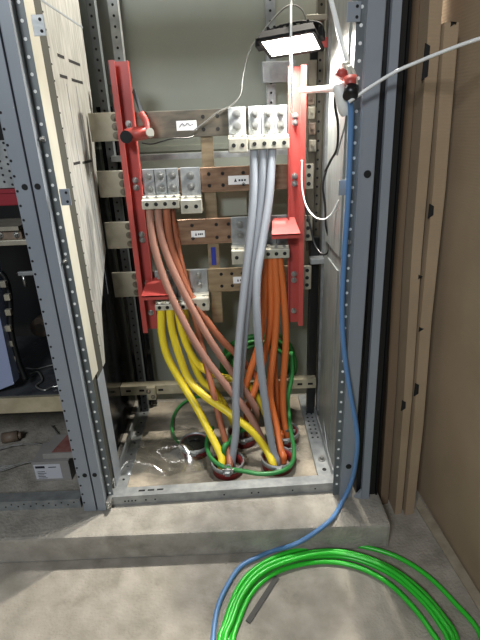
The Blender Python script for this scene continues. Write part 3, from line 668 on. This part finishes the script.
def slab(label, xb, wb, xt, wt, y0, y1, h, yt=0, notch=(), m=card):
    bm = B()
    for fx, z, hh in notch:
        x = xb+(xt-xb)*z/h; w = wb+(wt-wb)*z/h; yy = y0+.01*fx
        prism(bm, [(x+w*fx-.008, yy-.0015, z), (x+w*fx+.009, yy-.0015, z+.012), (x+w*fx+.007, yy-.0015, z+hh-.008), (x+w*fx-.008, yy-.0015, z+hh)], (0, .004, 0), 1)
    zs = [0, h*.25, h*.5, h*.75, h]; prev = None
    for k, z in enumerate(zs):
        f = z/h; x = xb+(xt-xb)*f; w = wb+(wt-wb)*f; j = (.004 if k % 2 else -.002)
        cur = [bm.verts.new(p) for p in ((x+j, y0+yt*f, z), (x+w+j, y0+yt*f+.01, z), (x+w, y1+yt*f, z), (x, y1+yt*f, z))]
        if prev:
            for q in range(4): bm.faces.new((prev[q], prev[(q+1) % 4], cur[(q+1) % 4], cur[q]))
        else: bm.faces.new(cur[::-1])
        prev = cur
    bm.faces.new(prev)
    return tag(obj('cardboard_slab', bm, [m, hole], None, (xb, y0, 0)), label, 'cardboard', 'upright cardboard slabs by the cabinet')
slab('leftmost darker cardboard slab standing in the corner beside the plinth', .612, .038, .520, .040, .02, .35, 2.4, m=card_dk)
slab('tall middle cardboard slab standing between the other two slabs', .660, .033, .562, .044, -.04, .30, 2.4, notch=((.05, 1.74, .10), (.1, .55, .05), (.95, 1.1, .02)))
slab('shorter right cardboard slab with a torn top beside the large carton', .704, .042, .634, .046, -.045, .30, 1.89, notch=((.05, 1.32, .05), (.55, 1.878, .014), (.05, .62, .06), (.05, .9, .02)))
t = thing('large_carton', 'large brown corrugated carton filling the right side of the photo', 'carton', (1.0, -.4, 0))
bm = B()
lo = [(.791, .45, 0), (.875, -.9, 0), (1.5, -.9, 0), (1.5, .45, 0)]; hi = [(.691, .45, 1.9), (.775, -.9, 1.9), (1.4, -.9, 1.9), (1.4, .45, 1.9)]
hi = [tuple(Vector(a)+(Vector(b)-Vector(a))*1.25) for a, b in zip(lo, hi)]
mid = [tuple(Vector(a)+(Vector(b)-Vector(a))*.16+Vector((-.006, 0, 0))) for a, b in zip(lo, hi)]
rows = [[bm.verts.new(p) for p in q] for q in (lo, mid, hi)]
for a, b in zip(rows, rows[1:]):
    for k in range(4): bm.faces.new((a[k], a[(k+1) % 4], b[(k+1) % 4], b[k]))
bm.faces.new(rows[0][::-1]); bm.faces.new(rows[-1])
obj('body', bm, card, t)
bm = B(); prism(bm, [(.80, .05, .012), (.765, .0, .002), (.835, -.75, .002), (.866, -.80, .012)], (0, 0, .006)); obj('bottom_flap', bm, dusty, t)
_pn = (Vector(lo[1])-Vector(lo[0])).cross(Vector(hi[0])-Vector(lo[0])).normalized()
def onface(x, y, Zmin=0):
    d = Fv + Rv*((x-240)/FPX) - Uv*((y-320)/FPX)
    return CAM + d*((Vector(lo[0])-CAM).dot(_pn)/d.dot(_pn))
for pts_ in ([(425, 451), (440, 462), (456, 478), (480, 500)], [(446, 350), (455, 357), (466, 366)]):
    bm = B(); tube(bm, [onface(*p) for p in pts_], .0035, 6); obj('crease', bm, dusty, t)

# ================================================================== green coil on the floor
cab_r = .0092
loops = [  # pixel traces on the floor plane, heights rise with each lap
 ([(219, 650), (225, 622), (237, 590), (252, 571), (275, 557), (302, 549), (330, 545), (360, 546), (395, 556), (425, 574), (452, 600), (482, 640)], .012, 'outermost'),
 ([(224, 650), (231, 615), (243, 588), (262, 568), (290, 557), (322, 551), (350, 553), (385, 565), (415, 585), (440, 612), (458, 645)], .030, 'b'),
 ([(229, 650), (237, 612), (250, 586), (270, 569), (298, 559), (330, 556), (358, 560), (390, 574), (418, 597), (438, 622), (449, 648)], .020, 'c'),
 ([(233, 652), (241, 615), (254, 590), (275, 573), (303, 564), (332, 562), (360, 568), (388, 583), (412, 606), (430, 630), (440, 652)], .013, 'd'),
]
B_ = B(); pts = []
# one continuous hand-coiled cable: successive laps of a leaning ellipse
def lap(ref, z, back_c):
    f = [atz(x, y, z) for x, y in ref]
    a, b = f[-1], f[0]
    arc = []
    for k in range(1, 7):
        s = k/7; p = a.lerp(b, s); p = Vector((p.x, p.y-.38*math.sin(math.pi*s), .013+z*.3)); arc.append(p)
    return f+arc
for ref, z, _ in loops: pts += lap(ref, z, 0)
mids = [([(226, 650), (233, 618), (244, 592), (263, 572), (292, 560), (325, 553), (354, 556), (389, 569), (418, 592), (441, 618), (455, 648)], .040, '')]
for ref, z, _ in mids: pts += lap(ref, z, 0)
pts += [atz(221, 648, .02), atz(226, 622, .02), atz(231, 606, .02), atz(237, 595, .02)]
tube(B_, pts, cab_r, 10, 5)
tag(obj('cable_coil', B_, bright_green), 'bright green cable coil lying on the concrete floor in front', 'cable coil')
# dark flat strip on the floor
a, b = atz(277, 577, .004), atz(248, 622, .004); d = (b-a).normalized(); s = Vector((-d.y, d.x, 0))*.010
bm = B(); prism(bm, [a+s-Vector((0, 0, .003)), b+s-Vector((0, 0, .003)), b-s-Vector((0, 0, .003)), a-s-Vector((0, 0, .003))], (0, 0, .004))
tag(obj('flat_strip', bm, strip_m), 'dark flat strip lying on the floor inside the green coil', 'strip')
